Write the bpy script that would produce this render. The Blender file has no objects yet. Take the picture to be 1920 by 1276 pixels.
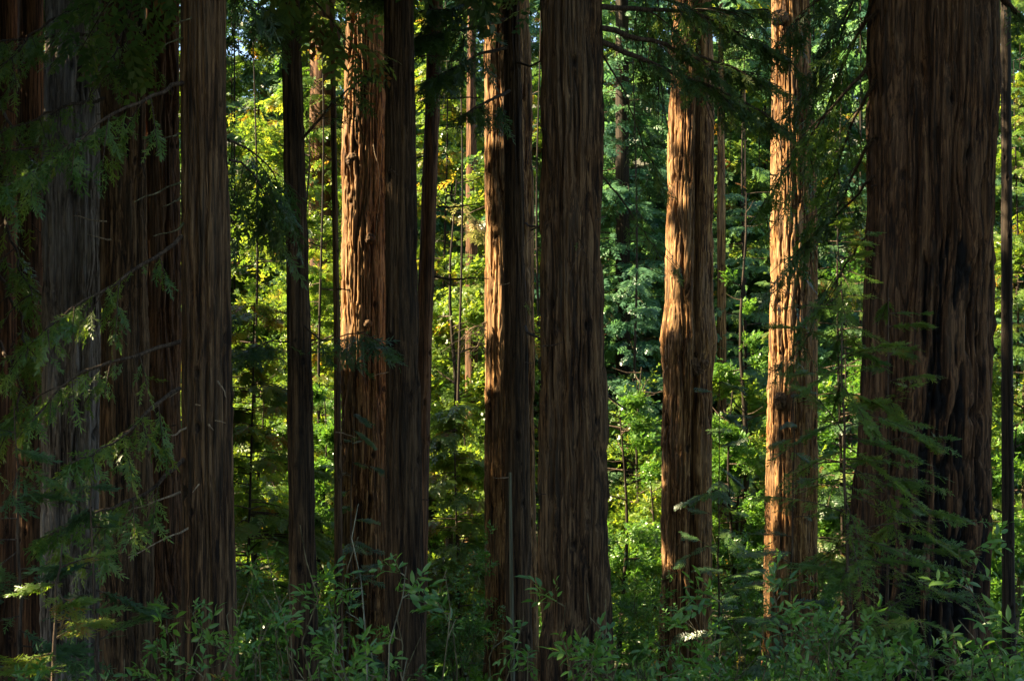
import bpy, math, random
import numpy as np
from math import radians, pi

C = bpy.context.scene
COL = C.collection
rng = np.random.default_rng(7)
F, HZ = 2640.0, 800.0          # focal length and horizon row in photo pixels (1920 wide)

# ------------------------------------------------------------------ camera, sky, sun, exposure
cam_data = bpy.data.cameras.new("camera")
cam_data.sensor_width = 36.0
cam_data.lens = 36.0 * F / 1920.0
cam_data.shift_y = (HZ - 638.0) / 1920.0
cam_data.clip_end = 1000
cam = bpy.data.objects.new("camera", cam_data)
cam.location = (0, 0, 0)
cam.rotation_euler = (radians(90), 0, 0)
COL.objects.link(cam)
C.camera = cam

SUN_EL, SUN_AZ = radians(38), radians(270)      # bearing clockwise from +Y: from the left, a touch from the camera's side
S = np.array([math.sin(SUN_AZ) * math.cos(SUN_EL), math.cos(SUN_AZ) * math.cos(SUN_EL), math.sin(SUN_EL)])
w = bpy.data.worlds.new("World")
C.world = w
w.use_nodes = True
nt = w.node_tree
bg = nt.nodes["Background"]
sky = nt.nodes.new("ShaderNodeTexSky")
sky.sky_type = 'NISHITA'
sky.sun_disc = False
sky.sun_elevation = SUN_EL
sky.sun_rotation = SUN_AZ
nt.links.new(sky.outputs[0], bg.inputs[0])
bg.inputs[1].default_value = 0.05
sd = bpy.data.lights.new("sun", 'SUN')
sd.energy = 5.0
sd.angle = radians(0.53)
sd.color = (1.0, 0.80, 0.50)
sun = bpy.data.objects.new("sun", sd)
from mathutils import Vector
sun.rotation_euler = Vector(S).to_track_quat('Z', 'Y').to_euler()
COL.objects.link(sun)
C.view_settings.view_transform = 'Standard'
C.view_settings.look = 'None'
C.view_settings.exposure = 2.95
C.view_settings.gamma = 1.0
C.cycles.max_bounces = 8
C.cycles.diffuse_bounces = 4
C.cycles.transmission_bounces = 6
C.cycles.sample_clamp_indirect = 6

# ------------------------------------------------------------------ helpers
def W(px, py, Y):
    return np.array([(px - 960.0) / F * Y, Y, (HZ - py) / F * Y])

def nrm(v):
    return v / np.maximum(np.linalg.norm(v, axis=-1, keepdims=True), 1e-9)

def gz(x, y):
    x = np.asarray(x, float); y = np.asarray(y, float)
    yy = np.clip(y, -60, 300)
    a = np.interp(yy, [-60, -5, 2, 10, 20, 30, 48, 70, 110, 160, 300],
                      [2.0, -1.5, -1.7, -2.7, -4.7, -6.4, -8.8, -8.0, 5.0, 30.0, 70.0])
    return a + 0.25 * np.sin(x * 0.31 + 1.3) * np.cos(y * 0.23) + 0.10 * np.sin(x * 0.9 + y * 0.7)

class Acc:
    def __init__(self):
        self.v, self.q, self.t, self.tint, self.qm, self.tm = [], [], [], [], [], []
        self.n = 0
    def add(self, v, q=None, t=None, tint=0.5, mat=0):
        v = np.asarray(v, float).reshape(-1, 3)
        self.v.append(v)
        tint = np.broadcast_to(np.asarray(tint, float), (len(v),))
        self.tint.append(tint)
        if q is not None and len(q):
            q = np.asarray(q, np.int64) + self.n
            self.q.append(q); self.qm.append(np.full(len(q), mat))
        if t is not None and len(t):
            t = np.asarray(t, np.int64) + self.n
            self.t.append(t); self.tm.append(np.full(len(t), mat))
        self.n += len(v)
    def tube(self, pts, rad, seg=6, tint=0.5, mat=0):
        pts = np.asarray(pts, float); n = len(pts)
        rad = np.broadcast_to(np.asarray(rad, float), (n,))
        d = nrm(np.gradient(pts, axis=0))
        ref = np.array([0.31, 0.2, 0.93]) if abs(nrm(pts[-1] - pts[0])[2]) < 0.8 else np.array([0.9, 0.3, 0.1])
        a = nrm(np.cross(d, ref)); b = np.cross(d, a)
        th = np.linspace(0, 2 * pi, seg, endpoint=False)
        v = pts[:, None] + rad[:, None, None] * (np.cos(th)[None, :, None] * a[:, None] + np.sin(th)[None, :, None] * b[:, None])
        i = np.arange(n - 1)[:, None] * seg; j = np.arange(seg)[None]
        q = np.stack([i + j, i + (j + 1) % seg, i + seg + (j + 1) % seg, i + seg + j], -1).reshape(-1, 4)
        self.add(v.reshape(-1, 3), q, None, tint, mat)
    def inst(self, tpl, P, D, N, sc, tint, mat=0):
        """copies of a template laid along D with normal N"""
        V, Q, T = tpl
        P = np.asarray(P); k = len(P)
        if k == 0: return
        x = nrm(np.asarray(D)); y = nrm(np.cross(N, x)); z = np.cross(x, y)
        R = np.stack([x, y, z], 1) * np.broadcast_to(np.asarray(sc, float), (k,))[:, None, None]
        v = np.einsum('va,kab->kvb', V, R) + P[:, None]
        nv = len(V); off = (np.arange(k) * nv)[:, None, None]
        q = (np.asarray(Q)[None] + off).reshape(-1, 4) if len(Q) else None
        t = (np.asarray(T)[None] + off).reshape(-1, 3) if len(T) else None
        tn = np.repeat(np.broadcast_to(np.asarray(tint, float), (k,)), nv)
        self.add(v.reshape(-1, 3), q, t, tn, mat)
    def build(self, name, mats, parent=None, smooth=False, origin=None, attrs=None):
        v = np.concatenate(self.v)
        if origin is None:
            origin = np.array(parent['_o']) if parent is not None else np.zeros(3)
        v = v - origin
        q = np.concatenate(self.q) if self.q else np.zeros((0, 4), np.int64)
        t = np.concatenate(self.t) if self.t else np.zeros((0, 3), np.int64)
        mi = np.concatenate(self.qm + self.tm)
        me = bpy.data.meshes.new(name)
        me.vertices.add(len(v)); me.vertices.foreach_set("co", v.astype(np.float32).ravel())
        loops = np.concatenate([q.ravel(), t.ravel()])
        me.loops.add(len(loops)); me.loops.foreach_set("vertex_index", loops.astype(np.int32))
        tot = np.concatenate([np.full(len(q), 4), np.full(len(t), 3)])
        me.polygons.add(len(tot))
        me.polygons.foreach_set("loop_start", (np.cumsum(tot) - tot).astype(np.int32))
        me.polygons.foreach_set("material_index", mi.astype(np.int32))
        if smooth: me.polygons.foreach_set("use_smooth", np.ones(len(tot), bool))
        at = me.attributes.new("tint", 'FLOAT', 'POINT')
        at.data.foreach_set("value", np.concatenate(self.tint).astype(np.float32))
        for k_, val in (attrs or {}).items():
            at = me.attributes.new(k_, 'FLOAT', 'POINT')
            at.data.foreach_set("value", val.astype(np.float32).ravel())
        me.update(calc_edges=True)
        for m in (mats if isinstance(mats, (list, tuple)) else [mats]): me.materials.append(m)
        o = bpy.data.objects.new(name, me)
        COL.objects.link(o)
        if parent is not None:
            o.parent = parent
            o['_o'] = list(map(float, origin))
        else:
            o.location = origin
            o['_o'] = list(map(float, origin))
        return o

def thing(name, label, cat, loc, group=None):
    o = bpy.data.objects.new(name, None)
    COL.objects.link(o)
    o.location = loc; o.empty_display_size = 0.3
    o['label'] = label; o['category'] = cat
    if group: o['group'] = group
    o['_o'] = [float(c) for c in loc]
    return o

# ------------------------------------------------------------------ materials
def new_mat(name):
    m = bpy.data.materials.new(name); m.use_nodes = True
    t = m.node_tree; t.nodes.clear()
    return m, t, t.nodes.new, t.links.new

def ramp(node, stops):
    e = node.color_ramp.elements
    while len(e) > 1: e.remove(e[0])
    e[0].position, e[0].color = stops[0][0], (*stops[0][1], 1)
    for p, c in stops[1:]:
        n = e.new(p); n.color = (*c, 1)

def bark(name, dark, mid, light, grey, greyamt=0.5, sxy=9.0, moss=0.0):
    m, t, N, L = new_mat(name)
    tc = N("ShaderNodeTexCoord")
    def noise(sx, sz, detail, rough=0.6, dist=0.0):
        mp = N("ShaderNodeMapping"); mp.inputs['Scale'].default_value = (sx, sx, sz)
        L(tc.outputs['Object'], mp.inputs[0])
        n = N("ShaderNodeTexNoise"); n.inputs['Scale'].default_value = 1.0
        n.inputs['Detail'].default_value = detail; n.inputs['Roughness'].default_value = rough
        n.inputs['Distortion'].default_value = dist
        L(mp.outputs[0], n.inputs['Vector'])
        return n.outputs['Fac']
    n1 = noise(sxy, 0.42, 8, 0.7, 0.2)
    n2 = noise(sxy * 2.7, 0.9, 8, 0.74, 0.15)
    n3 = noise(1.1, 0.45, 3)
    r1 = N("ShaderNodeValToRGB"); ramp(r1, [(0.455, dark), (0.52, mid), (0.60, light)])
    mx = N("ShaderNodeMath"); mx.operation = 'MULTIPLY_ADD'
    L(n2, mx.inputs[0]); mx.inputs[1].default_value = 0.55; 
    ad = N("ShaderNodeMath"); ad.operation = 'MULTIPLY'; L(n1, ad.inputs[0]); ad.inputs[1].default_value = 0.48
    L(ad.outputs[0], mx.inputs[2]); L(mx.outputs[0], r1.inputs[0])
    # weathered grey faces of the ridges, in patches
    at = N("ShaderNodeAttribute"); at.attribute_name = "ridge"
    g1 = N("ShaderNodeMapRange"); g1.inputs[1].default_value = 0.42; g1.inputs[2].default_value = 0.62; L(n3, g1.inputs[0])
    g2 = N("ShaderNodeMath"); g2.operation = 'MULTIPLY'; L(g1.outputs[0], g2.inputs[0]); L(at.outputs['Fac'], g2.inputs[1])
    g3 = N("ShaderNodeMath"); g3.operation = 'MULTIPLY'; L(g2.outputs[0], g3.inputs[0]); g3.inputs[1].default_value = greyamt
    gc = N("ShaderNodeMix"); gc.data_type = 'RGBA'; gc.blend_type = 'MIX'
    gm = N("ShaderNodeMix"); gm.data_type = 'RGBA'; gm.blend_type = 'MULTIPLY'; gm.inputs[0].default_value = 1.0
    r2 = N("ShaderNodeValToRGB"); ramp(r2, [(0.3, (0.45, 0.45, 0.45)), (0.7, (1.25, 1.25, 1.25))]); L(n2, r2.inputs[0])
    gm.inputs[6].default_value = (*grey, 1); L(r2.outputs[0], gm.inputs[7])
    L(g3.outputs[0], gc.inputs[0]); L(r1.outputs[0], gc.inputs[6]); L(gm.outputs[2], gc.inputs[7])
    col = gc.outputs[2]
    if moss:
        mo = N("ShaderNodeMapRange"); mo.inputs[1].default_value = 0.5; mo.inputs[2].default_value = 0.7; mo.inputs[4].default_value = moss
        L(noise(2.0, 0.8, 5), mo.inputs[0])
        mm = N("ShaderNodeMix"); mm.data_type = 'RGBA'; L(mo.outputs[0], mm.inputs[0]); L(col, mm.inputs[6]); mm.inputs[7].default_value = (0.06, 0.085, 0.02, 1)
        col = mm.outputs[2]
    ch = N("ShaderNodeAttribute"); ch.attribute_name = "char"
    cm = N("ShaderNodeMix"); cm.data_type = 'RGBA'; L(ch.outputs['Fac'], cm.inputs[0]); L(col, cm.inputs[6]); cm.inputs[7].default_value = (0.004, 0.0035, 0.003, 1)
    bs = N("ShaderNodeBsdfPrincipled"); bs.inputs['Roughness'].default_value = 0.85
    bs.inputs['Specular IOR Level'].default_value = 0.25
    L(cm.outputs[2], bs.inputs['Base Color'])
    bp = N("ShaderNodeBump"); bp.inputs['Strength'].default_value = 0.8; bp.inputs['Distance'].default_value = 0.02
    hs = N("ShaderNodeMath"); hs.operation = 'ADD'; L(n1, hs.inputs[0]); L(n2, hs.inputs[1]); L(hs.outputs[0], bp.inputs['Height'])
    L(bp.outputs[0], bs.inputs['Normal'])
    o = N("ShaderNodeOutputMaterial"); L(bs.outputs[0], o.inputs[0])
    return m

def leafmat(name, stops, trans_gain=(1.9, 1.7, 0.9), tr=0.45, rough=0.38, spec=0.6):
    m, t, N, L = new_mat(name)
    at = N("ShaderNodeAttribute"); at.attribute_name = "tint"
    r = N("ShaderNodeValToRGB"); ramp(r, stops); L(at.outputs['Fac'], r.inputs[0])
    bs = N("ShaderNodeBsdfPrincipled"); bs.inputs['Roughness'].default_value = rough
    bs.inputs['Specular IOR Level'].default_value = spec
    L(r.outputs[0], bs.inputs['Base Color'])
    tg = N("ShaderNodeMix"); tg.data_type = 'RGBA'; tg.blend_type = 'MULTIPLY'; tg.inputs[0].default_value = 1
    L(r.outputs[0], tg.inputs[6]); tg.inputs[7].default_value = (*trans_gain, 1)
    tb = N("ShaderNodeBsdfTranslucent"); L(tg.outputs[2], tb.inputs[0])
    mx = N("ShaderNodeMixShader"); mx.inputs[0].default_value = tr
    L(bs.outputs[0], mx.inputs[1]); L(tb.outputs[0], mx.inputs[2])
    o = N("ShaderNodeOutputMaterial"); L(mx.outputs[0], o.inputs[0])
    return m

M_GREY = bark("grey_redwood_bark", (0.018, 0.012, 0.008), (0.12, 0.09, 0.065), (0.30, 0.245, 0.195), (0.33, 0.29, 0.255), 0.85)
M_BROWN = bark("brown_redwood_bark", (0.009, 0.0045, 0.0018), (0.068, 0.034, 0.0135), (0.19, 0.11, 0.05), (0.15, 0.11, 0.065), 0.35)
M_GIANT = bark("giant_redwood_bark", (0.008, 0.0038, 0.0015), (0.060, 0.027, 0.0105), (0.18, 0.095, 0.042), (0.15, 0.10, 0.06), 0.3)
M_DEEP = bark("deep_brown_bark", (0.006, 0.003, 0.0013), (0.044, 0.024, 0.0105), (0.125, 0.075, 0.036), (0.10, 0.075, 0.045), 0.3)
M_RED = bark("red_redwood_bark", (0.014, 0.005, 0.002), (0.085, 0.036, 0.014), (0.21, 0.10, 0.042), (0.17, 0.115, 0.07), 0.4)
M_LIT = bark("sunlit_redwood_bark", (0.012, 0.0045, 0.0012), (0.108, 0.045, 0.012), (0.38, 0.205, 0.075), (0.36, 0.23, 0.12), 0.45)  # warm sunlight and ridge highlights put into the bark colour
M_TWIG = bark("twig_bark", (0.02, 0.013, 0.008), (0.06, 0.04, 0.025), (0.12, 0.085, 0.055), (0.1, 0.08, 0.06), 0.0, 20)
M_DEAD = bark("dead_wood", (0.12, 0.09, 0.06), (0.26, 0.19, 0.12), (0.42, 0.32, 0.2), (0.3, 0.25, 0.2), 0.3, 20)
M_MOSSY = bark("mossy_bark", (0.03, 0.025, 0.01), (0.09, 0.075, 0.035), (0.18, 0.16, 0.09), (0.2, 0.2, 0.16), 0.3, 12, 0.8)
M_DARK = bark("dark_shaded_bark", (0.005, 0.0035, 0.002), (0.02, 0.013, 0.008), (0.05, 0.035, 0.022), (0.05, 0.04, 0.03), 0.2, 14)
M_PALE = bark("pale_bark", (0.07, 0.07, 0.045), (0.13, 0.13, 0.085), (0.2, 0.2, 0.14), (0.2, 0.2, 0.16), 0.3, 12, 0.4)

G_NEEDLE = [(0.0, (0.03, 0.07, 0.032)), (0.4, (0.05, 0.11, 0.036)), (0.75, (0.085, 0.155, 0.04)), (0.93, (0.13, 0.18, 0.04)), (0.96, (0.16, 0.085, 0.025)), (1.0, (0.13, 0.06, 0.02))]
G_LIME = [(0.0, (0.045, 0.11, 0.022)), (0.4, (0.09, 0.17, 0.03)), (0.8, (0.15, 0.22, 0.036)), (0.95, (0.17, 0.17, 0.03)), (1.0, (0.22, 0.13, 0.03))]
G_TEAL = [(0.0, (0.035, 0.10, 0.062)), (0.5, (0.07, 0.17, 0.09)), (1.0, (0.12, 0.24, 0.11))]  # bluish misty light coloured into the needle green
G_BROAD = [(0.0, (0.03, 0.092, 0.018)), (0.5, (0.055, 0.145, 0.024)), (0.9, (0.095, 0.20, 0.03)), (0.97, (0.10, 0.14, 0.03)), (0.985, (0.3, 0.2, 0.03)), (1.0, (0.3, 0.17, 0.03))]
L_NEEDLE = leafmat("redwood_needles", G_NEEDLE)
L_LIME = leafmat("bright_needles", G_LIME, (2.1, 1.8, 0.8), 0.5)
L_TEAL = leafmat("haze_tinted_needles", G_TEAL)
L_BROAD = leafmat("glossy_broad_leaves", G_BROAD, (1.9, 1.8, 0.8), 0.42, 0.34, 0.5)
L_SUNGLOW = leafmat("pale_sunlit_needles", [(0.0, (0.16, 0.20, 0.05)), (0.45, (0.34, 0.31, 0.15)), (1.0, (0.50, 0.42, 0.28))], (1.2, 1.1, 0.9), 0.45)  # cream sun highlights painted as the needle colour
L_FRESH = leafmat("fresh_broad_leaves", [(0.0, (0.04, 0.11, 0.024)), (0.5, (0.07, 0.17, 0.032)), (0.96, (0.12, 0.22, 0.04)), (0.985, (0.3, 0.2, 0.03)), (1.0, (0.3, 0.17, 0.03))], (1.9, 1.8, 0.8), 0.42, 0.34, 0.5)
L_BRIGHT = leafmat("bright_broad_leaves", G_LIME, (2.2, 1.9, 0.8), 0.5, 0.4, 0.5)

def ground_mat():
    m, t, N, L = new_mat("forest_floor")
    tc = N("ShaderNodeTexCoord"); n = N("ShaderNodeTexNoise"); n.inputs['Scale'].default_value = 3; n.inputs['Detail'].default_value = 10
    L(tc.outputs['Object'], n.inputs['Vector'])
    r = N("ShaderNodeValToRGB"); ramp(r, [(0.3, (0.02, 0.015, 0.008)), (0.5, (0.045, 0.04, 0.018)), (0.7, (0.03, 0.06, 0.02))]); L(n.outputs['Fac'], r.inputs[0])
    bs = N("ShaderNodeBsdfPrincipled"); bs.inputs['Roughness'].default_value = 0.95; L(r.outputs[0], bs.inputs['Base Color'])
    bp = N("ShaderNodeBump"); bp.inputs['Distance'].default_value = 0.05; L(n.outputs['Fac'], bp.inputs['Height']); L(bp.outputs[0], bs.inputs['Normal'])
    o = N("ShaderNodeOutputMaterial"); L(bs.outputs[0], o.inputs[0])
    return m

# ------------------------------------------------------------------ ground
gx = np.concatenate([np.linspace(-220, -40, 30)[:-1], np.linspace(-40, 40, 161), np.linspace(40, 220, 30)[1:]])
gy = np.concatenate([np.linspace(-60, 0, 25)[:-1], np.linspace(0, 110, 221), np.linspace(110, 300, 40)[1:]])
X, Yg = np.meshgrid(gx, gy)
a = Acc()
nx, ny = len(gx), len(gy)
i = np.arange(ny - 1)[:, None] * nx; j = np.arange(nx - 1)[None]
a.add(np.stack([X, Yg, gz(X, Yg)], -1), np.stack([i + j, i + j + 1, i + nx + j + 1, i + nx + j], -1).reshape(-1, 4))
g = a.build("ground", ground_mat(), smooth=True)
g['kind'] = 'structure'

# ------------------------------------------------------------------ leaf templates (unit length along +X, flat in XY)
def rhomb(b, ang, ln, wd, z0=0.0, dz=0.0):
    c, s = math.cos(ang), math.sin(ang)
    d = np.array([c, s]); p = np.array([-s, c])
    m = np.array(b) + d * ln * 0.42
    tip = np.array(b) + d * ln
    return [[b[0], b[1], z0], [*(m - p * wd / 2), z0 + dz * 0.3], [*tip, z0 + dz], [*(m + p * wd / 2), z0 + dz * 0.3]]

def tpl_needle(n, wd, seed, ln=0.40):
    r = np.random.default_rng(seed)
    V, Q = [], []
    def put(vs):
        Q.append([len(V) + k for k in range(4)]); V.extend(vs)
    put(rhomb((0, 0), 0, 1.0, 0.03))
    for k in range(n):
        for sgn in (-1, 1):
            t = (k + 0.55 + 0.2 * sgn) / (n + 0.2) * 0.95
            l = ln * (1.0 - 0.68 * t) * min(1, 0.45 + 2.2 * t) * r.uniform(0.75, 1.15)
            put(rhomb((t, 0), sgn * radians(r.uniform(38, 58)), l, wd * r.uniform(0.8, 1.2), 0, -0.10 * l + r.uniform(-.04, .04)))
    V = np.array(V); V[:, 2] -= 0.16 * V[:, 0] ** 2
    return V, np.array(Q), []

def tpl_frond(seed, n=9):
    """closer redwood spray: every side twig carries its own row of needles"""
    r = np.random.default_rng(seed)
    V, Q = [], []
    def put(vs):
        Q.append([len(V) + k for k in range(4)]); V.extend(vs)
    put(rhomb((0, 0), 0, 1.0, 0.02))
    for k in range(n):
        for sgn in (-1, 1):
            t = (k + 0.5 + 0.22 * sgn) / n * 0.97
            l = 0.44 * (1.0 - 0.62 * t) * min(1, 0.5 + 2 * t) * r.uniform(0.7, 1.15)
            ang = sgn * radians(r.uniform(36, 56)); z = r.uniform(-.05, .02)
            put(rhomb((t, 0), ang, l, 0.022, 0, z))
            m = max(3, int(l / 0.05))
            for q in range(m):
                f = (q + 0.6) / m
                b = (t + math.cos(ang) * l * f, math.sin(ang) * l * f)
                for s2 in (-1, 1):
                    put(rhomb(b, ang + s2 * radians(r.uniform(40, 65)), 0.075 * (1 - 0.4 * f) * r.uniform(.8, 1.2), 0.026, z * f, -0.008))
    V = np.array(V); V[:, 2] -= 0.18 * V[:, 0] ** 2
    return V, np.array(Q), []

def tpl_spray(seed):
    """a redwood spray: a bent twig with uneven, curved fingers, some of them forked"""
    r = np.random.default_rng(seed); V, Q = [], []
    bend = r.uniform(-.35, .35); droop = r.uniform(.08, .32)
    def at(t): return np.array([t, bend * t * t, -droop * t * t])
    def strip(b, ang, l, wd, cv, z):
        pts = []
        a_ = ang; p = np.array(b, float)
        segs = 3; ws = [wd * .55, wd, wd * .85, 0.004]
        for k in range(segs + 1):
            nrm_ = np.array([-math.sin(a_), math.cos(a_), 0])
            pts += [list(p - nrm_ * ws[k] / 2), list(p + nrm_ * ws[k] / 2)]
            p = p + np.array([math.cos(a_), math.sin(a_), z]) * l / segs; a_ += cv
        o = len(V); V.extend(pts)
        for k in range(segs): Q.append([o + 2 * k, o + 2 * k + 2, o + 2 * k + 3, o + 2 * k + 1])
    for k in range(4):
        a_, b_ = at(k / 4), at((k + 1) / 4); o = len(V); w0 = .016
        V.extend([[a_[0], a_[1] - w0, a_[2]], [a_[0], a_[1] + w0, a_[2]], [b_[0], b_[1] + w0, b_[2]], [b_[0], b_[1] - w0, b_[2]]]); Q.append([o, o + 3, o + 2, o + 1])
    strip(at(.92), 2 * bend * .9, .22, .05, r.uniform(-.1, .1), -.2)
    n = 7
    for k in range(n):
        for sg in (-1, 1):
            if r.random() < .2: continue
            t = .08 + .86 * (k + .5 + .25 * sg + r.uniform(-.2, .2)) / n
            l = .42 * (1 - .55 * t) * min(1, .5 + 1.8 * t) * r.uniform(.45, 1.2)
            an = math.atan(2 * bend * t) + sg * radians(r.uniform(28, 62)); z = r.uniform(-.45, .1)
            strip(at(t), an, l, r.uniform(.04, .058), -sg * r.uniform(.0, .22), z)
            if l > .26:
                b = at(t) + np.array([math.cos(an), math.sin(an), z]) * l * .45
                strip(b, an + sg * r.uniform(.3, .8), l * .5, .045, 0, z)
    return np.array(V), np.array(Q), []

def tpl_broad(n, seed, ln=0.42, wd=0.12, fine=True):
    r = np.random.default_rng(seed)
    V, Q, T = [], [], []
    V += rhomb((0, 0), 0, 0.95, 0.025); Q.append([0, 1, 2, 3])
    for k in range(n):
        t = 0.25 + 0.7 * (k / max(1, n - 1)) ** .7 + r.uniform(-.05, .05)
        sgn = 1 if k % 2 else -1
        ang = sgn * radians(r.uniform(25, 70)) if k < n - 1 else r.uniform(-.2, .2)
        l = ln * r.uniform(0.65, 1.15); wv = wd * r.uniform(0.8, 1.2)
        d = np.array([math.cos(ang), math.sin(ang), r.uniform(-0.75, 0.45)]); d /= np.linalg.norm(d)
        p = np.cross([0, 0, 1], d); p /= np.linalg.norm(p)
        ro = r.uniform(-0.6, 0.6); up = np.cross(d, p); p = p * math.cos(ro) + up * math.sin(ro); up = np.cross(d, p)
        b = np.array([t, 0, 0])
        if fine:
            o = len(V)
            f1, f2 = 0.32, 0.68
            c1 = b + d * l * f1 - up * 0.01 * l; c2 = b + d * l * f2 - up * 0.05 * l; tip = b + d * l - up * 0.14 * l
            fold = up * 0.18 * wv
            V += [list(q) for q in (b, c1 - p * wv * .48 + fold, c1, c1 + p * wv * .48 + fold, c2 - p * wv * .40 + fold, c2, c2 + p * wv * .40 + fold, tip)]
            Q += [[o + 1, o + 2, o + 5, o + 4], [o + 2, o + 3, o + 6, o + 5]]
            T += [[o, o + 2, o + 1], [o, o + 3, o + 2], [o + 4, o + 5, o + 7], [o + 5, o + 6, o + 7]]
        else:
            o = len(V)
            m = b + d * l * 0.45
            V += [list(b), list(m - p * wv / 2), list(b + d * l), list(m + p * wv / 2)]
            Q.append([o, o + 1, o + 2, o + 3])
    return np.array(V), np.array(Q), (np.array(T) if T else [])

T_FROND = [tpl_spray(s) for s in range(8)]
T_MID = [tpl_needle(7, 0.075, s) for s in range(10, 13)]
T_FAR = [tpl_needle(4, 0.13, s, 0.44) for s in range(20, 23)]
T_BLOCK = [tpl_needle(3, 0.22, s, 0.5) for s in range(30, 32)]
T_LEAF = [tpl_broad(5, s, 0.44, 0.14) for s in range(40, 46)]
T_LEAFFAR = [tpl_broad(6, s, 0.5, 0.24, False) for s in range(50, 53)]

# ------------------------------------------------------------------ gaps in the canopy through which the low sun comes
GAPS = []       # (centre, radius)
def gap_line(px0, py0, px1, py1, Y, r0, r1, step=0.5, skip=0.0, seed=1):
    g_ = np.random.default_rng(seed)
    p0, p1 = W(px0, py0, Y), W(px1, py1, Y)
    n = max(2, int(np.linalg.norm(p1 - p0) / step))
    for k in range(n + 1):
        if g_.random() < skip: continue
        GAPS.append((p0 + (p1 - p0) * k / n, g_.uniform(r0, r1)))
gap_line(655, 20, 655, 190, 42, 0.5, 0.8, 0.45, 0.25, 1)
gap_line(655, 250, 655, 640, 42, 0.4, 0.75, 0.45, 0.3, 11)
gap_line(928, 150, 928, 690, 40, 0.42, 0.72, 0.45, 0.25, 2)
gap_line(1265, 230, 1258, 620, 45, 0.5, 0.82, 0.5, 0.25, 3)
gap_line(1254, 700, 1250, 1060, 45, 0.3, 0.55, 0.5, 0.35, 12)
gap_line(1462, 20, 1462, 110, 48.5, 0.2, 0.4, 0.5, 0.3, 4)
gap_line(1460, 230, 1455, 760, 48.5, 0.16, 0.36, 0.6, 0.5, 14)
gap_line(1570, 440, 1640, 560, 19, 0.25, 0.4, 0.4, 0.1, 13)
gap_line(62, 690, 62, 1030, 34, 0.28, 0.4, 0.35, 0.15, 5)
gap_line(87, 0, 85, 640, 30.55, 0.2, 0.3, 0.3, 0.15, 6)
gap_line(272, 20, 275, 640, 33, 0.28, 0.38, 0.35, 0.15, 7)
gap_line(50, 1060, 200, 1220, 13, 0.3, 0.5, 0.2, 0.1, 8)
fleck = np.random.default_rng(21)
for px, py, r in [(470, 60, 2.2), (480, 200, 2.2), (470, 360, 2.0), (490, 520, 1.6), (595, 100, 2.2), (600, 300, 2.0), (595, 560, 1.6), (850, 220, 2.2), (850, 340, 2.4), (870, 450, 2.2), (850, 580, 1.8),
                  (880, 700, 1.2), (1200, 120, 2.2), (1190, 330, 2.2), (1200, 480, 2.0), (1160, 700, 1.6), (1220, 640, 1.6), (1180, 870, 1.4), (1220, 760, 1.2), (1400, 90, 2.2), (1300, 80, 2.0), (1380, 300, 1.6), (1400, 560, 1.6),
                  (1390, 720, 2.0), (1370, 800, 1.6), (1400, 860, 1.3), (870, 900, 1.2), (860, 1000, 0.9), (1560, 560, 1.2), (1560, 900, 1.0), (1580, 720, 1.0), (1900, 250, 1.6), (1905, 450, 1.6), (1900, 640, 1.5), (480, 800, 1.0), (590, 760, 0.9), (1390, 230, 2.6), (1400, 380, 2.6), (1370, 480, 2.2), (1420, 320, 2.4), (1350, 430, 2.0), (1180, 560, 2.0), (1550, 330, 1.6), (1600, 620, 1.4), (20, 120, 1.2), (1180, 1010, 0.9)]:
    for Y in (50, 56, 62, 70): GAPS.append((W(px + fleck.normal(0, 10), py + fleck.normal(0, 14), Y), r * fleck.uniform(.6, 1.0)))
for px, py, r, Y in [(1195, 930, 1.0, 36), (1170, 1050, .8, 36), (1220, 1120, .6, 36), (1395, 880, 1.0, 40), (1370, 980, .8, 38), (1400, 1060, .6, 38), (484, 960, .8, 36), (1560, 930, .7, 36), (1570, 1060, .6, 36)]:
    GAPS.append((W(px, py, Y), r))
for px, py, r in [(60, 330, .3), (150, 250, .25), (190, 560, .28), (100, 600, .22), (200, 830, .25), (130, 880, .28), (110, 960, .25), (240, 480, .2)]: GAPS.append((W(px, py, 18.4), r))
for px, py in [(1180, 60), (1230, 30), (1300, 90), (1330, 40), (1400, 120), (1250, 120), (1410, 30), (1600, 60), (1580, 20), (1210, 150), (1450, 200)]: GAPS.append((W(px, py, 24.6), .32))
for px, py, r in [(862, 180, 1.2), (862, 260, 1.6), (855, 340, 1.8), (865, 420, 1.4)]: GAPS.append((W(px, py, 51.5), r))
for px, top, Y in [(486, 600, 50), (604, 640, 52), (866, 690, 50), (1168, 660, 50), (1222, 800, 52), (1372, 620, 54), (1580, 560, 54), (1394, 200, 57), (1394, 380, 57), (1900, 700, 42)]:
    for k in range(6): GAPS.append((W(px + fleck.normal(0, 18), top + 20 + fleck.uniform(0, 300), Y), fleck.uniform(.8, 1.5)))
for _ in range(110):
    lo_, hi_ = [(430, 530), (575, 640), (800, 912), (1130, 1250), (1335, 1440), (1530, 1640), (1868, 1920), (1130, 1640)][fleck.integers(0, 8)]
    GAPS.append((W(fleck.uniform(lo_, hi_), fleck.uniform(0, 900) if hi_ - lo_ < 200 else fleck.uniform(0, 250), fleck.uniform(50, 88)), fleck.uniform(.9, 2.2)))
GC = np.array([g_[0] for g_ in GAPS]); GR = np.array([g_[1] for g_ in GAPS])
def sunny(P, marg=0.3):
    """True for leaf positions that would cut the sun off a lit patch"""
    P = np.asarray(P); out = np.zeros(len(P), bool)
    for c, r in zip(GC, GR):
        v = P - c; t = v @ S
        d2 = (v * v).sum(1) - t * t
        out |= (t > 1.0) & (d2 < (r + min(marg, 0.4 * r + .05)) ** 2)
    return out

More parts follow.
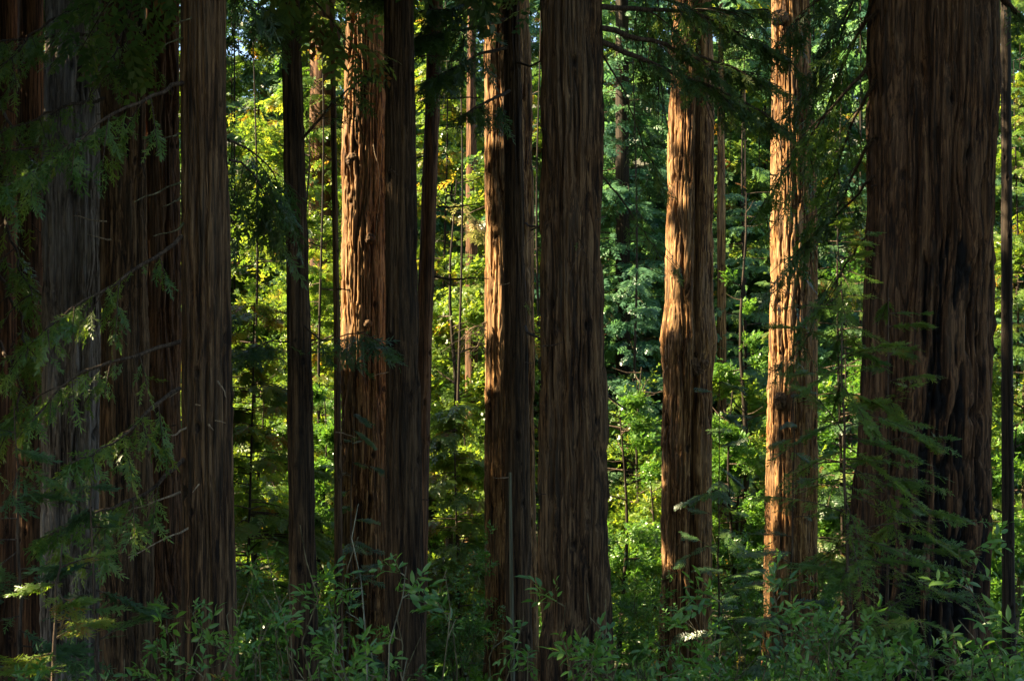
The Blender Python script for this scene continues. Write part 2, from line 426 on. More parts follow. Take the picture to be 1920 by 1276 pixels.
# ------------------------------------------------------------------ bark relief
def vnoise(u, v, nu, seed):
    """smooth value noise, periodic in u (u in cells, nu cells round), v in cells"""
    r = np.random.default_rng(seed); nv = int(v.max() - v.min()) + 4
    g_ = r.random((nu, nv)); v = v - v.min()
    iu = np.floor(u).astype(int); iv = np.floor(v).astype(int)
    fu = u - iu; fv = v - iv
    fu = fu * fu * (3 - 2 * fu); fv = fv * fv * (3 - 2 * fv)
    a_, b_ = g_[iu % nu, iv], g_[(iu + 1) % nu, iv]
    c_, d_ = g_[iu % nu, iv + 1], g_[(iu + 1) % nu, iv + 1]
    return (a_ * (1 - fu) + b_ * fu) * (1 - fv) + (c_ * (1 - fu) + d_ * fu) * fv

def trunk_mesh(base, ctrl, Y, top_h, nth, dz, seed, ridge=0.16, depth=0.03, flute=0.03, nfl=7, flare=0.12, extra=None, char=None, plates=0.0, knots=26):
    """ctrl: (py, centre px, width px) rows of the photo, Y the distance"""
    ctrl = sorted(ctrl, key=lambda c: -c[0])
    cz = np.array([(HZ - c[0]) / F * Y for c in ctrl]); cx = np.array([(c[1] - 960) / F * Y for c in ctrl]); cr = np.array([c[2] / F * Y / 2 for c in ctrl])
    zb = base - 0.4; ztop = HZ / F * Y + 0.4
    z = np.concatenate([np.arange(zb, ztop, dz), np.linspace(ztop, base + top_h, 14)])
    # extrapolate beyond the photo
    xs = np.interp(z, cz, cx); rs = np.interp(z, cz, cr)
    k = (cx[-1] - cx[-2]) / (cz[-1] - cz[-2]); up = z > cz[-1]
    xs[up] = cx[-1] + k * 0.6 * (z[up] - cz[-1])
    rs[up] = cr[-1] * (1 - 0.75 * (z[up] - cz[-1]) / (base + top_h - cz[-1]))
    lo = z < cz[0]; rs[lo] = cr[0] * (1 + 0.05 * (cz[0] - z[lo]))
    rs = rs * (1 + flare * np.exp(-(z - base) / 0.9))
    th = np.linspace(0, 2 * pi, nth, endpoint=False)
    TH, Z = np.meshgrid(th, z)
    R0 = np.repeat(rs[:, None], nth, 1); rm = float(np.mean(cr))
    circ = 2 * pi * rm
    nu = max(8, int(circ / ridge))
    U = TH / (2 * pi)
    warp = (vnoise(U * 6, Z / 1.1, 6, seed) - .5) * 0.55 + (vnoise(U * nu, Z / 0.7, nu, seed + 1) - .5) * 0.4
    n1 = vnoise(U * nu + warp, Z / 2.6, nu, seed + 2)
    n1b = vnoise(U * nu * 2 + warp * 1.6, Z / 0.95, nu * 2, seed + 3)
    n2 = vnoise(U * nu * 4 + warp * 2.4, Z / 0.42, nu * 4, seed + 4)
    f1 = np.clip(np.abs(n1 - .5) * 8, 0, 1) ** .75; f2 = np.clip(np.abs(n1b - .5) * 6.5, 0, 1) ** .8; f3 = np.clip(np.abs(n2 - .5) * 4, 0, 1)
    nb_ = max(5, nu // 2)
    n0 = vnoise(U * nb_ + warp * .5, Z / 6.0, nb_, seed + 8)
    f0 = np.clip(np.abs(n0 - .5) * 9, 0, 1) ** .8
    h = 0.42 * f0 + 0.30 * f1 + 0.18 * f2 + 0.10 * f3
    D = (h - 0.8) * depth * 1.35
    if plates:      # ragged cross breaks of long bark plates
        D += plates * (np.floor(vnoise(U * nu * 1.0 + warp, Z / 1.2 , nu, seed + 9) * 4) / 4 - .5)
    fl = (vnoise(U * nfl + warp * .15, Z / 4.0, nfl, seed + 5) - .5) + 0.5 * (vnoise(U * nfl * 2 + warp * .3, Z / 2.0, nfl * 2, seed + 6) - .5)
    D += fl * flute * 2 * R0
    chv = np.zeros_like(TH)
    Yf = Y + R0 * np.sin(TH); PX = 960 + (xs[:, None] + R0 * np.cos(TH)) / Yf * F; PY = HZ - Z / Yf * F
    front = np.sin(TH) < 0.15
    kr = np.random.default_rng(seed + 300)      # branch scars: dark pits with a raised lip
    for _ in range(knots):
        kt, kz, ks = kr.uniform(pi * .9, 2.1 * pi), kr.uniform(-6, 8), kr.uniform(.03, .075) * (0.7 + rm)
        r0_, r1_ = np.searchsorted(z, kz - 6 * ks), np.searchsorted(z, kz + 6 * ks)
        if r1_ - r0_ < 2: continue
        dt = (TH[r0_:r1_] - kt + pi) % (2 * pi) - pi
        q2 = (dt * rm / (ks * .8)) ** 2 + ((Z[r0_:r1_] - kz) / (ks * 1.3)) ** 2
        D[r0_:r1_] += ks * (0.9 * np.exp(-q2 / 2.2) - 1.7 * np.exp(-q2 * 1.3))
        chv[r0_:r1_] = np.maximum(chv[r0_:r1_], 0.75 * np.exp(-q2 * 1.1))
    if char is not None:
        cc = np.clip(char(PX, PY, 1.4 * (n1 - .5) + 1.5 * (n1b - .5) + 1.2 * (n2 - .5)) * front, 0, 1)
        D -= cc * (0.14 * (0.3 + n1) + 0.06 * (1 - np.clip(np.abs(vnoise(U * nu * 2, Z / 0.16, nu * 2, seed + 12) - .5) * 6, 0, 1))); chv = np.maximum(chv, cc)
    if extra is not None: D += extra(PX, PY, front, n1, n2)
    RR = np.maximum(R0 + D, 0.02)
    V = np.stack([xs[:, None] + RR * np.cos(TH), Y + RR * np.sin(TH), Z], -1)
    n = len(z); i = np.arange(n - 1)[:, None] * nth; j = np.arange(nth)[None]
    q = np.stack([i + j, i + (j + 1) % nth, i + nth + (j + 1) % nth, i + nth + j], -1).reshape(-1, 4)
    ac = Acc(); ac.add(V.reshape(-1, 3), q)
    return ac, dict(ridge=np.clip((h - .45) * 1.8, 0, 1), char=chv), lambda zz: (np.interp(zz, z, xs), np.interp(zz, z, rs))

# ------------------------------------------------------------------ conifer crowns and boughs
def crown(rg, axis, z0, z1, rad, nb, ns, slen, tpls, leaf_tint=(0.0, 0.9), droop=0.35, cut=True, limb=True, sweep=None):
    """axis(z)->(x, y, r).  Whorls of drooping limbs set with sprays; material 0 needles, 1 bark"""
    ac = Acc()
    u = np.sort(rg.random(nb)) ; zz = z0 + (z1 - z0) * u
    az = rg.random(nb) * 2 * pi if sweep is None else rg.uniform(sweep[0], sweep[1], nb)
    Lb = rad * (1 - 0.8 * u ** 1.4) * rg.uniform(0.65, 1.1, nb)
    Ps, Ds, Ns, Ts = [], [], [], []
    for k in range(nb):
        x, y, r = axis(zz[k])
        d = np.array([math.cos(az[k]), math.sin(az[k]), 0.0]); lat = np.array([-d[1], d[0], 0.0])
        st = np.array([x, y, zz[k]]) + d * r * 0.7
        rise = rg.uniform(0.0, 0.3); dr = droop * rg.uniform(0.6, 1.4); bend = rg.uniform(-.18, .18)
        def path(t):
            t = np.asarray(t)[..., None]
            return st + d * Lb[k] * t + lat * bend * Lb[k] * t * t + np.array([0, 0, 1]) * Lb[k] * (rise * t - dr * t * t)
        if limb and not (cut and sunny(path(np.linspace(0, 1, 6)), .1).any()): ac.tube(path(np.linspace(0, 1, 6)), np.linspace(0.008 * Lb[k] + 0.008, 0.005, 6), 5, 0.5, 1)
        m = max(4, int(ns * Lb[k] / rad))
        t = rg.uniform(0.18, 1.0, m) ** 0.8
        side = rg.choice([-1, 1], m)
        off = rg.random(m) * 0.34 * Lb[k] * (1.05 - t)
        p = path(t) + lat * (side * off)[:, None] + d * (off * 0.5)[:, None]
        p[:, 2] -= 0.12 * off + rg.random(m) * 0.10 * slen
        dd = d * rg.uniform(0.3, 1.0, m)[:, None] + lat * (side * rg.uniform(0.3, 1.0, m))[:, None] + np.array([0, 0, -1]) * rg.uniform(0.05, 0.8, m)[:, None]
        nn = np.array([0, 0, 1]) + rg.normal(0, 0.35, (m, 3))
        Ps.append(p); Ds.append(dd); Ns.append(nn); Ts.append(np.clip(rg.uniform(*leaf_tint) + rg.normal(0, 0.15, m), 0, 1))
    P, Dd, Nn, T = map(np.concatenate, (Ps, Ds, Ns, Ts))
    if cut:
        kp = ~sunny(P, 0.15 + 0.42 * slen); P, Dd, Nn, T = P[kp], Dd[kp], Nn[kp], T[kp]
    sel = rg.integers(0, len(tpls), len(P)); sc = slen * rg.uniform(0.6, 1.2, len(P))
    for q in range(len(tpls)):
        mm = sel == q
        ac.inst(tpls[q], P[mm], Dd[mm], Nn[mm], sc[mm], T[mm], 0)
    return ac

def bough(parent, pts, Y0, Y1, r0, leafmat_, n, slen, tpls=None, seed=0, spread=0.5, hang=0.5, start=0.2, twigs=8, tint=(0.1, 0.7), barkm=None, label=None, dup=None):
    """a limb along photo pixels, from distance Y0 to Y1, with side twigs and hanging sprays"""
    rg = np.random.default_rng(seed + 1000)
    pts = np.asarray(pts, float); s = np.linspace(0, 1, len(pts))
    tt = np.linspace(0, 1, 14)
    px = np.interp(tt, s, pts[:, 0]); py = np.interp(tt, s, pts[:, 1])
    px[1:-1] = px[1:-1] + 0.5 * (0.5 * (px[:-2] + px[2:]) - px[1:-1]); py[1:-1] = py[1:-1] + 0.5 * (0.5 * (py[:-2] + py[2:]) - py[1:-1])
    Ys = np.linspace(Y0, Y1, 14)
    path = np.array([W(a_, b_, c_) for a_, b_, c_ in zip(px, py, Ys)])
    path[1:-1] += rg.normal(0, 0.008 * np.linalg.norm(path[-1] - path[0]), (12, 3)) * 0.6
    ac = Acc(); ac.tube(path, np.linspace(r0, max(0.005, r0 * 0.25), 14), 7)
    Lg = np.linalg.norm(path[-1] - path[0])
    d = nrm(path[-1] - path[0]); lat = nrm(np.cross(d, [0, 0, 1]))
    tw = []
    for k in range(twigs if n else 0):
        t = start + (1 - start) * (k + rg.random()) / twigs
        p = np.array([np.interp(t, tt, path[:, c]) for c in range(3)])
        sd_ = 1 if k % 2 else -1
        ln = spread * Lg * rg.uniform(0.35, 0.8) * (1.15 - 0.7 * t)
        e = p + (d * rg.uniform(0.4, .9) + lat * sd_ * rg.uniform(0.3, .9) + np.array([0, 0, -hang * rg.uniform(0.3, 1.5)])) * ln
        mid = (p + e) / 2 + np.array([0, 0, 0.10 * ln])
        ac.tube(np.array([p, (p + mid) / 2 + [0, 0, .03 * ln], mid, (mid + e) / 2 + [0, 0, .02 * ln], e]), np.linspace(r0 * 0.35, 0.004, 5), 5)
        tw.append((p, mid, e))
    br = ac.build("branch", barkm or M_TWIG, parent, smooth=True, attrs=None)
    if label: br['label'] = label
    if n:
        tw.append((path[4], path[9], path[-1])); tw.append((path[7], path[10], path[-1]))
        wts = np.array([np.linalg.norm(e - p) for p, m, e in tw]); wts /= wts.sum()
        ch = rg.choice(len(tw), n, p=wts); t = rg.random(n) ** 0.7
        Pa = np.array([x_[0] for x_ in tw])[ch]; Pm = np.array([x_[1] for x_ in tw])[ch]; Pe = np.array([x_[2] for x_ in tw])[ch]
        p = Pa * ((1 - t) ** 2)[:, None] + Pm * (2 * t * (1 - t))[:, None] + Pe * (t * t)[:, None]
        ax = nrm(Pe - Pa); la = nrm(np.cross(ax, [0, 0, 1])); sg = rg.choice([-1, 1], n)
        dd = ax * rg.uniform(0.4, 1.1, n)[:, None] + la * (sg * rg.uniform(0.1, 0.9, n))[:, None] + np.array([0, 0, -1]) * (hang * rg.uniform(0.1, 1.3, n))[:, None]
        nn = np.array([0, -0.25, 1]) + rg.normal(0, 0.4, (n, 3))
        sc = slen * rg.uniform(0.55, 1.2, n); T = np.clip(rg.uniform(*tint, n), 0, 1)
        fo = Acc(); tp = tpls or T_FROND; sel = rg.integers(0, len(tp), n)
        for q in range(len(tp)):
            mm = sel == q; fo.inst(tp[q], p[mm], dd[mm], nn[mm], sc[mm], T[mm])
        f = fo.build("foliage", leafmat_, br)
    return br

def redwood(label, ctrl, Y, mat, seed, top_h=34, nth=200, dz=0.05, crown_r=4.5, crown_z=None, nb=70, ns=46, tpls=None, slen=0.75, name="redwood_tree", group="tall redwood trunks", leaf=None, **kw):
    cx = (ctrl[-1][1] - 960) / F * Y
    base = float(gz(cx, Y))
    root = thing(name, label, "tree", (cx, Y, base), group)
    ac, attrs, ax = trunk_mesh(base, ctrl, Y, top_h, nth, dz, seed, **kw)
    ac.build("trunk", mat, root, smooth=True, attrs=attrs)
    if crown_r:
        rg = np.random.default_rng(seed + 77)
        if Y < 38: nb, ns = int(nb * 1.3), int(ns * 1.6)
        z0 = (HZ / F * Y + (1.0 if cx > -6.5 else 3.2)) if crown_z is None else crown_z
        cr = crown(rg, lambda zz: (ax(zz)[0], Y, ax(zz)[1]), z0, base + top_h + 1.5, crown_r, nb, ns, slen, tpls or T_FAR, cut=seed not in (30, 32))
        cr.build("crown", [leaf or L_NEEDLE, M_TWIG], root)
    root['_ax'] = 0
    return root, ax

def burl(root, px, py, Y, rpx, seed, mat):
    """a lumpy knot grown out of the trunk"""
    r = np.random.default_rng(seed); ac = Acc()
    nl, nm = 90, 56
    th = np.linspace(0, 2 * pi, nl, endpoint=False); ph = np.linspace(0.02, pi - 0.02, nm)
    T_, P_ = np.meshgrid(th, ph)
    dv = np.stack([np.sin(P_) * np.cos(T_), np.sin(P_) * np.sin(T_), np.cos(P_)], -1)
    rad = np.ones_like(T_)
    for k in range(22):
        c = nrm(r.normal(size=3)); rad += r.uniform(-.22, .3) * np.exp(-((dv - c) ** 2).sum(-1) / r.uniform(0.05, 0.35))
    for k in range(260):
        c = nrm(r.normal(size=3)); rad += r.uniform(-.16, .12) * np.exp(-((dv - c) ** 2).sum(-1) / r.uniform(0.004, 0.03))
    rr = 0.95 * rpx / F * Y
    V = W(px, py, Y + 0.02) + dv * (rad * rr)[..., None] * np.array([1.0, 0.6, 0.95])
    i = np.arange(nm - 1)[:, None] * nl; j = np.arange(nl)[None]
    q = np.stack([i + j, i + nl + j, i + nl + (j + 1) % nl, i + (j + 1) % nl], -1).reshape(-1, 4)
    ac.add(V.reshape(-1, 3), q)
    ac.build("burl", mat, root, smooth=True, attrs=dict(ridge=np.clip(rad - 0.8, 0, 1)))

def stub(root, pts, Y, r, mat=None, dY=0.0, label=None):
    pts = np.asarray(pts, float); m = 8; s = np.linspace(0, 1, len(pts)); t = np.linspace(0, 1, m)
    P = np.array([W(np.interp(q, s, pts[:, 0]), np.interp(q, s, pts[:, 1]), Y + dY * q) for q in t])
    sr = np.random.default_rng(int(abs(pts[0, 0] * 31 + pts[0, 1] * 7)) % 99991); Lp = np.linalg.norm(P[-1] - P[0])
    P[1:] += np.cumsum(sr.normal(0, .018, (m - 1, 3)), 0) * Lp
    ac = Acc(); ac.tube(P, np.linspace(r, r * 0.4, m) * sr.uniform(.85, 1.15, m), 6)
    o = ac.build("dead_branch", mat or M_DEAD, root, smooth=True)
    if label: o['label'] = label

# ------------------------------------------------------------------ the redwoods of the photograph, left to right
A1, _ = redwood("dark shaded redwood trunk at the left edge of the photo, half hidden by drooping foliage", [(0, 8, 60), (1276, 5, 80)], 36, M_RED, 11, nth=150, crown_r=4.5)
A2, _ = redwood("reddish redwood trunk with a thin sunlit sliver, just left of the grey trunk", [(0, 58, 46), (640, 58, 50), (1276, 60, 56)], 34, M_RED, 12, nth=150)
B, axB = redwood("grey weathered redwood trunk with sun catching only its left edge", [(0, 138, 98), (640, 135, 102), (1276, 134, 112)], 30, M_GREY, 13, nth=260, depth=0.18, ridge=0.15, flute=0.05, crown_r=5.5, nb=90)
Ct, axC = redwood("dark furrowed redwood trunk touching the grey trunk's right side", [(0, 231, 74), (640, 234, 82), (1276, 238, 96)], 28, M_BROWN, 14, nth=220, depth=0.18, flute=0.06)
Dt, axD = redwood("red-brown redwood trunk with a bright vertical sliver of sun, behind its dark neighbour", [(0, 298, 68), (640, 301, 72), (1276, 306, 82)], 33, M_RED, 15, nth=200, depth=0.18, flute=0.06)
E, axE = redwood("straight brown redwood trunk with many dead branch stubs pointing left", [(0, 383, 81), (640, 388, 87), (1000, 391, 92), (1276, 393, 101)], 20, M_BROWN, 16, nth=240, dz=0.04, depth=0.10, ridge=0.085, flute=0.015, nfl=5, crown_r=5, nb=90, top_h=32)
Ft, axF = redwood("slim dark trunk leaning slightly, standing alone left of the slenderest pole", [(0, 544, 32), (640, 561, 42), (1276, 571, 52)], 26, M_DEEP, 17, nth=140, depth=0.075, ridge=0.075, flute=0.02, crown_r=3.2, nb=60, top_h=26)
Gt, axG = redwood("slenderest pole-like trunk in front of the sunlit tree's left edge", [(0, 622, 9), (640, 632, 12), (1276, 636, 17)], 30, M_BROWN, 18, nth=60, depth=0.006, ridge=0.04, flute=0.03, crown_r=2.2, nb=40, top_h=20)
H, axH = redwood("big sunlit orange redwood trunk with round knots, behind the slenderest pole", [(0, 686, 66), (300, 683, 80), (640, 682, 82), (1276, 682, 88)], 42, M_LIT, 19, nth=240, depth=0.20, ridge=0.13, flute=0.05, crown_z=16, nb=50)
It, axI = redwood("dark trunk in shade right of the big sunlit trunk, widening towards its base", [(0, 748, 49), (640, 755, 58), (1276, 761, 72)], 25, M_DEEP, 20, nth=200, depth=0.11, ridge=0.095, flute=0.02, crown_r=4.2, nb=80)
J, axJ = redwood("leaning reddish trunk emerging behind the shaded trunk and tilting right as it rises", [(0, 816, 28), (200, 811, 27), (620, 796, 30), (1276, 779, 36)], 34, M_RED, 21, nth=110, depth=0.02, ridge=0.09, flute=0.02, crown_r=3, nb=50, top_h=26)
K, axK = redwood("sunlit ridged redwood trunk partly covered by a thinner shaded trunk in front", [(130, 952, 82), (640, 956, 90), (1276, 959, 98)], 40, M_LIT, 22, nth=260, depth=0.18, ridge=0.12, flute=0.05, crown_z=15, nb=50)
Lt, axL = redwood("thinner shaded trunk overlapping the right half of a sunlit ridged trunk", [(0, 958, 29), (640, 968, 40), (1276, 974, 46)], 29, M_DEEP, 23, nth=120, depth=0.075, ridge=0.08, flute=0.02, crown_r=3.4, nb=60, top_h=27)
Mt, axM = redwood("broad dark furrowed redwood trunk in the middle, entirely in shade", [(0, 1071, 107), (640, 1074, 117), (1000, 1076, 122), (1276, 1078, 134)], 23, M_BROWN, 24, nth=320, dz=0.04, depth=0.22, ridge=0.13, flute=0.05, nfl=9, crown_r=5.5, nb=100, top_h=38)
def bulge(PX, PY, front, n1, n2):
    return 0.10 * np.exp(-((PY - 640) / 45.0) ** 2) * (0.3 + n1 + 0.5 * n2) - 0.30 * np.exp(-((PX - (1308 - 0.012 * (PY - 300))) / 5.0) ** 2) * front
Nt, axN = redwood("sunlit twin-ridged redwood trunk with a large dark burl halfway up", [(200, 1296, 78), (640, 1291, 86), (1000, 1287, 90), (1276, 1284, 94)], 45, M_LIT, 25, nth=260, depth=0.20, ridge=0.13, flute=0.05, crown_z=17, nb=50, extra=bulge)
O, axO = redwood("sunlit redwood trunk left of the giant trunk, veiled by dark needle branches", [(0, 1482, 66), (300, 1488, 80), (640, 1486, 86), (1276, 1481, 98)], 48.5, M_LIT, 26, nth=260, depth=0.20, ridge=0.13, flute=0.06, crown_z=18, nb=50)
def scar(PX, PY, nz):
    a_ = 1.25 - np.abs((PX - (1785 - (PY - 640) * 0.03)) / 36.0) - np.clip((470 - PY) / 60.0, 0, 5)
    b_ = 1.3 - np.abs((PX - 1768) / np.interp(PY, [820, 980, 1100, 1250], [35, 92, 120, 140])) - np.clip((860 - PY) / 60.0, 0, 5)
    c_ = 0.9 - np.abs((PX - 1838) / 16.0) - np.clip((600 - PY) / 80, 0, 4)
    s = np.maximum(np.maximum(a_, b_), c_) + nz * 1.1
    return np.clip((s - 0.25) * 2.2, 0, 1)
def spur(PX, PY, front, n1, n2):
    return np.zeros_like(PX)
Pt, axP = redwood("giant redwood trunk with a black fire scar at its foot, right side of the photo", [(0, 1754, 222), (200, 1751, 227), (640, 1740, 231), (900, 1729, 242), (1150, 1716, 260), (1276, 1712, 276)], 24, M_GIANT, 27, nth=520, dz=0.04, depth=0.24, ridge=0.18, flute=0.085, nfl=11, crown_r=6.5, nb=120, top_h=44, char=scar, extra=spur, plates=0.03)
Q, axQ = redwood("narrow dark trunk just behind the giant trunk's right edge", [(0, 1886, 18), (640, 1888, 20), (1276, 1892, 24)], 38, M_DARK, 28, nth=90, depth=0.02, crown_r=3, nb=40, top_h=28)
R_, axR = redwood("thin far sunlit trunk between the burl tree and the veiled sunlit trunk", [(300, 1352, 15), (640, 1353, 17), (1276, 1354, 20)], 66, M_LIT, 29, nth=70, depth=0.03, crown_r=3.5, nb=40, crown_z=16, top_h=32, tpls=T_FAR, leaf=L_TEAL, group="far trunks among the foliage")
S_, axS = redwood("far reddish trunk in the gap right of the slim leaning trunk", [(0, 604, 44), (640, 603, 50), (1276, 604, 56)], 72, M_RED, 30, nth=120, depth=0.05, crown_r=3.6, nb=260, crown_z=-2, ns=60, top_h=36, tpls=T_FAR, slen=0.9, leaf=L_LIME, group="far trunks among the foliage")
T_, axT = redwood("far pinkish trunk in the gap left of the ridged sunlit trunk, behind dead twigs", [(300, 884, 20), (640, 884, 24), (1276, 886, 30)], 62, M_RED, 31, nth=80, depth=0.04, crown_r=3.2, nb=220, crown_z=-3, ns=60, top_h=34, tpls=T_FAR, slen=0.9, leaf=L_LIME, group="far trunks among the foliage")
U, axU = redwood("far dark trunk standing right of the broad middle trunk among haze-tinted foliage", [(0, 1166, 24), (640, 1168, 28), (1276, 1170, 34)], 66, M_DARK, 32, nth=80, depth=0.02, crown_r=3.4, nb=200, crown_z=2, ns=60, top_h=34, tpls=T_FAR, slen=0.8, leaf=L_TEAL, group="far trunks among the foliage")

burl(H, 660, 302, 41.45, 13, 1, M_BROWN); burl(H, 694, 448, 41.3, 11, 3, M_BROWN); burl(H, 690, 606, 41.3, 9, 4, M_BROWN)
for q, (bx, by, br_) in enumerate([(1298, 682, 15), (1312, 668, 12), (1286, 668, 11), (1278, 642, 13), (1308, 694, 11), (1318, 684, 10), (1300, 654, 10), (1292, 702, 9)]):
    burl(Nt, bx, by, 44.36, br_, 50 + q, M_BROWN)
burl(O, 1462, 34, 47.8, 17, 8, M_BROWN); burl(O, 1466, 748, 47.8, 15, 9, M_BROWN)

# dead stubs and hanging twigs
for pts in ([(368, 31), (322, 46)], [(342, 72), (306, 92)], [(344, 342), (252, 384)], [(344, 418), (287, 440)], [(340, 368), (295, 388)], [(338, 250), (300, 262)],
            [(357, 797), (322, 815), (300, 818)], [(338, 922), (285, 940), (240, 956)], [(361, 985), (320, 1012), (246, 1056)], [(338, 728), (300, 752), (262, 780)]):
    stub(E, pts, 19.8, 0.017, M_DEAD if len(pts) == 3 else M_MOSSY, -0.6)
for pts in ([(408, 714), (418, 725), (425, 742)], [(391, 795), (400, 806)], [(374, 907), (362, 921)], [(367, 758), (376, 760)], [(404, 788), (424, 789)]):
    stub(E, pts, 19.6, 0.014, M_DEAD, -0.1)
for pts in ([(200, 415), (136, 405)], [(208, 449), (165, 438)], [(192, 715), (122, 712)]):
    stub(Ct, pts, 27.5, 0.018, M_DEAD, -0.5)
stub(H, [(700, 270), (706, 320), (708, 380), (694, 445)], 41.25, 0.016, M_DEAD)
stub(Lt, [(985, 612), (1020, 640), (1060, 662), (1095, 688), (1132, 718)], 28.7, 0.03, M_TWIG, -6.2)
stub(Lt, [(968, 118), (1000, 125), (1036, 104)], 28.8, 0.03, M_TWIG, -1)
for pts in ([(820, 388), (860, 392), (898, 390)], [(814, 518), (860, 521), (915, 520)], [(826, 182), (870, 184), (910, 180)], [(782, 296), (800, 297)]):
    stub(J, pts, 33.8, 0.03, M_TWIG, -0.3)
rs = random.Random(4)
for tr_, Yt, xl, xr, k_ in ((It, 25, 726, 796, 6), (Mt, 23, 1020, 1135, 7), (Ft, 26, 535, 585, 6), (Lt, 29, 952, 998, 5), (Pt, 24, 1650, 1840, 7), (B, 30, 90, 185, 5), (Gt, 30, 624, 634, 5), (Dt, 33, 290, 330, 4)):
    for _ in range(k_):
        left = rs.random() < .5; x0 = xl if left else xr; y0 = rs.uniform(20, 1100)
        if rs.random() < .35: x0 = rs.uniform(xl, xr)
        l_ = rs.uniform(8, 34) * (-1 if left else 1); dy_ = rs.uniform(-14, 12)
        stub(tr_, [(x0 - l_ * .2, y0), (x0 + l_ * .5, y0 + dy_ * .4), (x0 + l_, y0 + dy_)], Yt - rs.uniform(0.1, .4), rs.uniform(.008, .02), rs.choice([M_TWIG, M_TWIG, M_DEAD]), -rs.uniform(0, .4))
for k in range(14):     # pale dead twigs in front of the far pinkish trunk
    x0, y0 = rs.uniform(880, 905), rs.uniform(592, 660)
    x1, y1 = x0 - rs.uniform(15, 60), y0 + rs.uniform(-20, 45)
    stub(K, [(912, 640 + rs.uniform(-40, 20)), (x0, y0), ((x0 + x1) / 2, (y0 + y1) / 2 - 6), (x1, y1)], 39.5, 0.012, M_DEAD, -0.5)

# boughs with needles ------------------------------------------------------------------
# left: long sprays from the stub-covered trunk and its dark neighbour, hanging over the grey trunk
for sd_, (pts, n, sl) in enumerate([
    ([(343, 156), (280, 178), (200, 220), (90, 310), (10, 350)], 110, 0.5),
    ([(340, 442), (290, 485), (200, 540), (110, 595), (60, 640)], 90, 0.46),
    ([(337, 728), (280, 768), (220, 830), (130, 870)], 95, 0.48),
    ([(345, 860), (270, 930), (180, 960), (70, 1010)], 110, 0.5),
    ([(338, 640), (250, 668), (140, 700), (60, 790)], 65, 0.45)]):
    bough(E, pts, 19.8, 17.5, 0.032, L_LIME, int(n * 1.35), sl * .72, seed=sd_, spread=0.38, hang=0.75, tint=(0.0, 0.75))
for sd_, (pts, n, sl) in enumerate([
    ([(196, 64), (90, 68), (0, 76), (-60, 90)], 85, 0.55),
    ([(194, 184), (130, 194), (60, 228), (-40, 260)], 85, 0.55),
    ([(200, 270), (120, 268), (20, 282), (-60, 300)], 85, 0.55),
    ([(230, -20), (150, 10), (60, 60), (0, 130)], 85, 0.55),
    ([(262, -30), (235, 40), (220, 90), (205, 140)], 50, 0.45)]):
    bough(Ct, pts, 27.6, 24.5, 0.035, L_LIME, int(n * 1.2), sl * .75, seed=20 + sd_, spread=0.4, hang=0.8)
for sd_, (pts, n) in enumerate([([(30, 330), (10, 420), (40, 500), (60, 560)], 70), ([(-20, 480), (40, 600), (50, 680)], 70), ([(-30, 150), (30, 250), (70, 330)], 70), ([(0, 640), (40, 720), (20, 820)], 70)]):
    bough(A1, pts, 35, 30, 0.05, L_LIME, n, 0.6, seed=40 + sd_, spread=0.5, hang=0.8)
# right side of the stub trunk
for sd_, (pts, n) in enumerate([([(428, 262), (470, 280), (520, 330), (540, 420)], 110), ([(430, 300), (465, 310), (500, 370), (505, 450)], 90), ([(425, -30), (470, 0), (530, 40)], 90)]):
    bough(E, pts, 20.2, 23, 0.022, L_NEEDLE, n, 0.5, seed=50 + sd_, spread=0.4, hang=0.8)
# long arching boughs of the broad middle trunk
for sd_, (pts, n) in enumerate([
    ([(1126, 78), (1200, 108), (1290, 142), (1400, 190), (1462, 240)], 190),
    ([(1126, 52), (1230, 80), (1330, 110), (1450, 160)], 200),
    ([(1126, 12), (1220, 20), (1330, 20), (1440, 18)], 150),
    ([(1126, -30), (1230, -10), (1360, 50), (1480, 110)], 190),
    ([(1126, 95), (1175, 180), (1220, 300), (1245, 360)], 40),
    ([(1128, 330), (1170, 380), (1215, 450), (1245, 480)], 14)]):
    bough(Mt, pts, 23, 25.5, 0.05 if sd_ < 4 else 0.018, L_NEEDLE, int(n * 1.6), 0.34, seed=60 + sd_, spread=0.32, hang=0.6, twigs=12, tint=(0.1, 0.95))
for k in range(30):
    x0 = rs.uniform(1135, 1450); y0 = 60 + (x0 - 1130) * .42 + rs.uniform(-50, 20); l_ = rs.uniform(60, 230); sw = rs.uniform(-10, 50)
    stub(Mt, [(x0, y0), (x0 + sw * .3, y0 + l_ * .35), (x0 + sw * .8, y0 + l_ * .7), (x0 + sw, y0 + l_)], 24 + (x0 - 1130) / 180, rs.uniform(.005, .011), M_TWIG, rs.uniform(-.5, .5))
# boughs at the top between the leaning trunk and the thin shaded one
for sd_, (pts, n) in enumerate([([(950, 36), (890, 52), (830, 60), (780, 70)], 150), ([(950, 90), (900, 100), (850, 130), (800, 150)], 130), ([(948, -20), (900, 0), (840, 20), (790, 20)], 150), ([(955, 170), (915, 190), (870, 215)], 60)]):
    bough(Lt, pts, 28.8, 27.5, 0.04, L_NEEDLE, n, 0.5, seed=70 + sd_, spread=0.5, hang=0.6)
bough(Lt, [(985, 418), (1030, 425), (1065, 438), (1096, 460)], 28.6, 21.5, 0.022, L_LIME, 10, 0.3, seed=77, spread=0.3, hang=0.8)
bough(Ft, [(560, 270), (600, 220), (660, 160), (720, 120)], 26, 25, 0.03, L_NEEDLE, 70, 0.4, seed=78, spread=0.4)
bough(Ft, [(560, 600), (600, 640), (680, 620), (720, 650)], 26, 24, 0.02, L_NEEDLE, 80, 0.42, seed=79, spread=0.4)
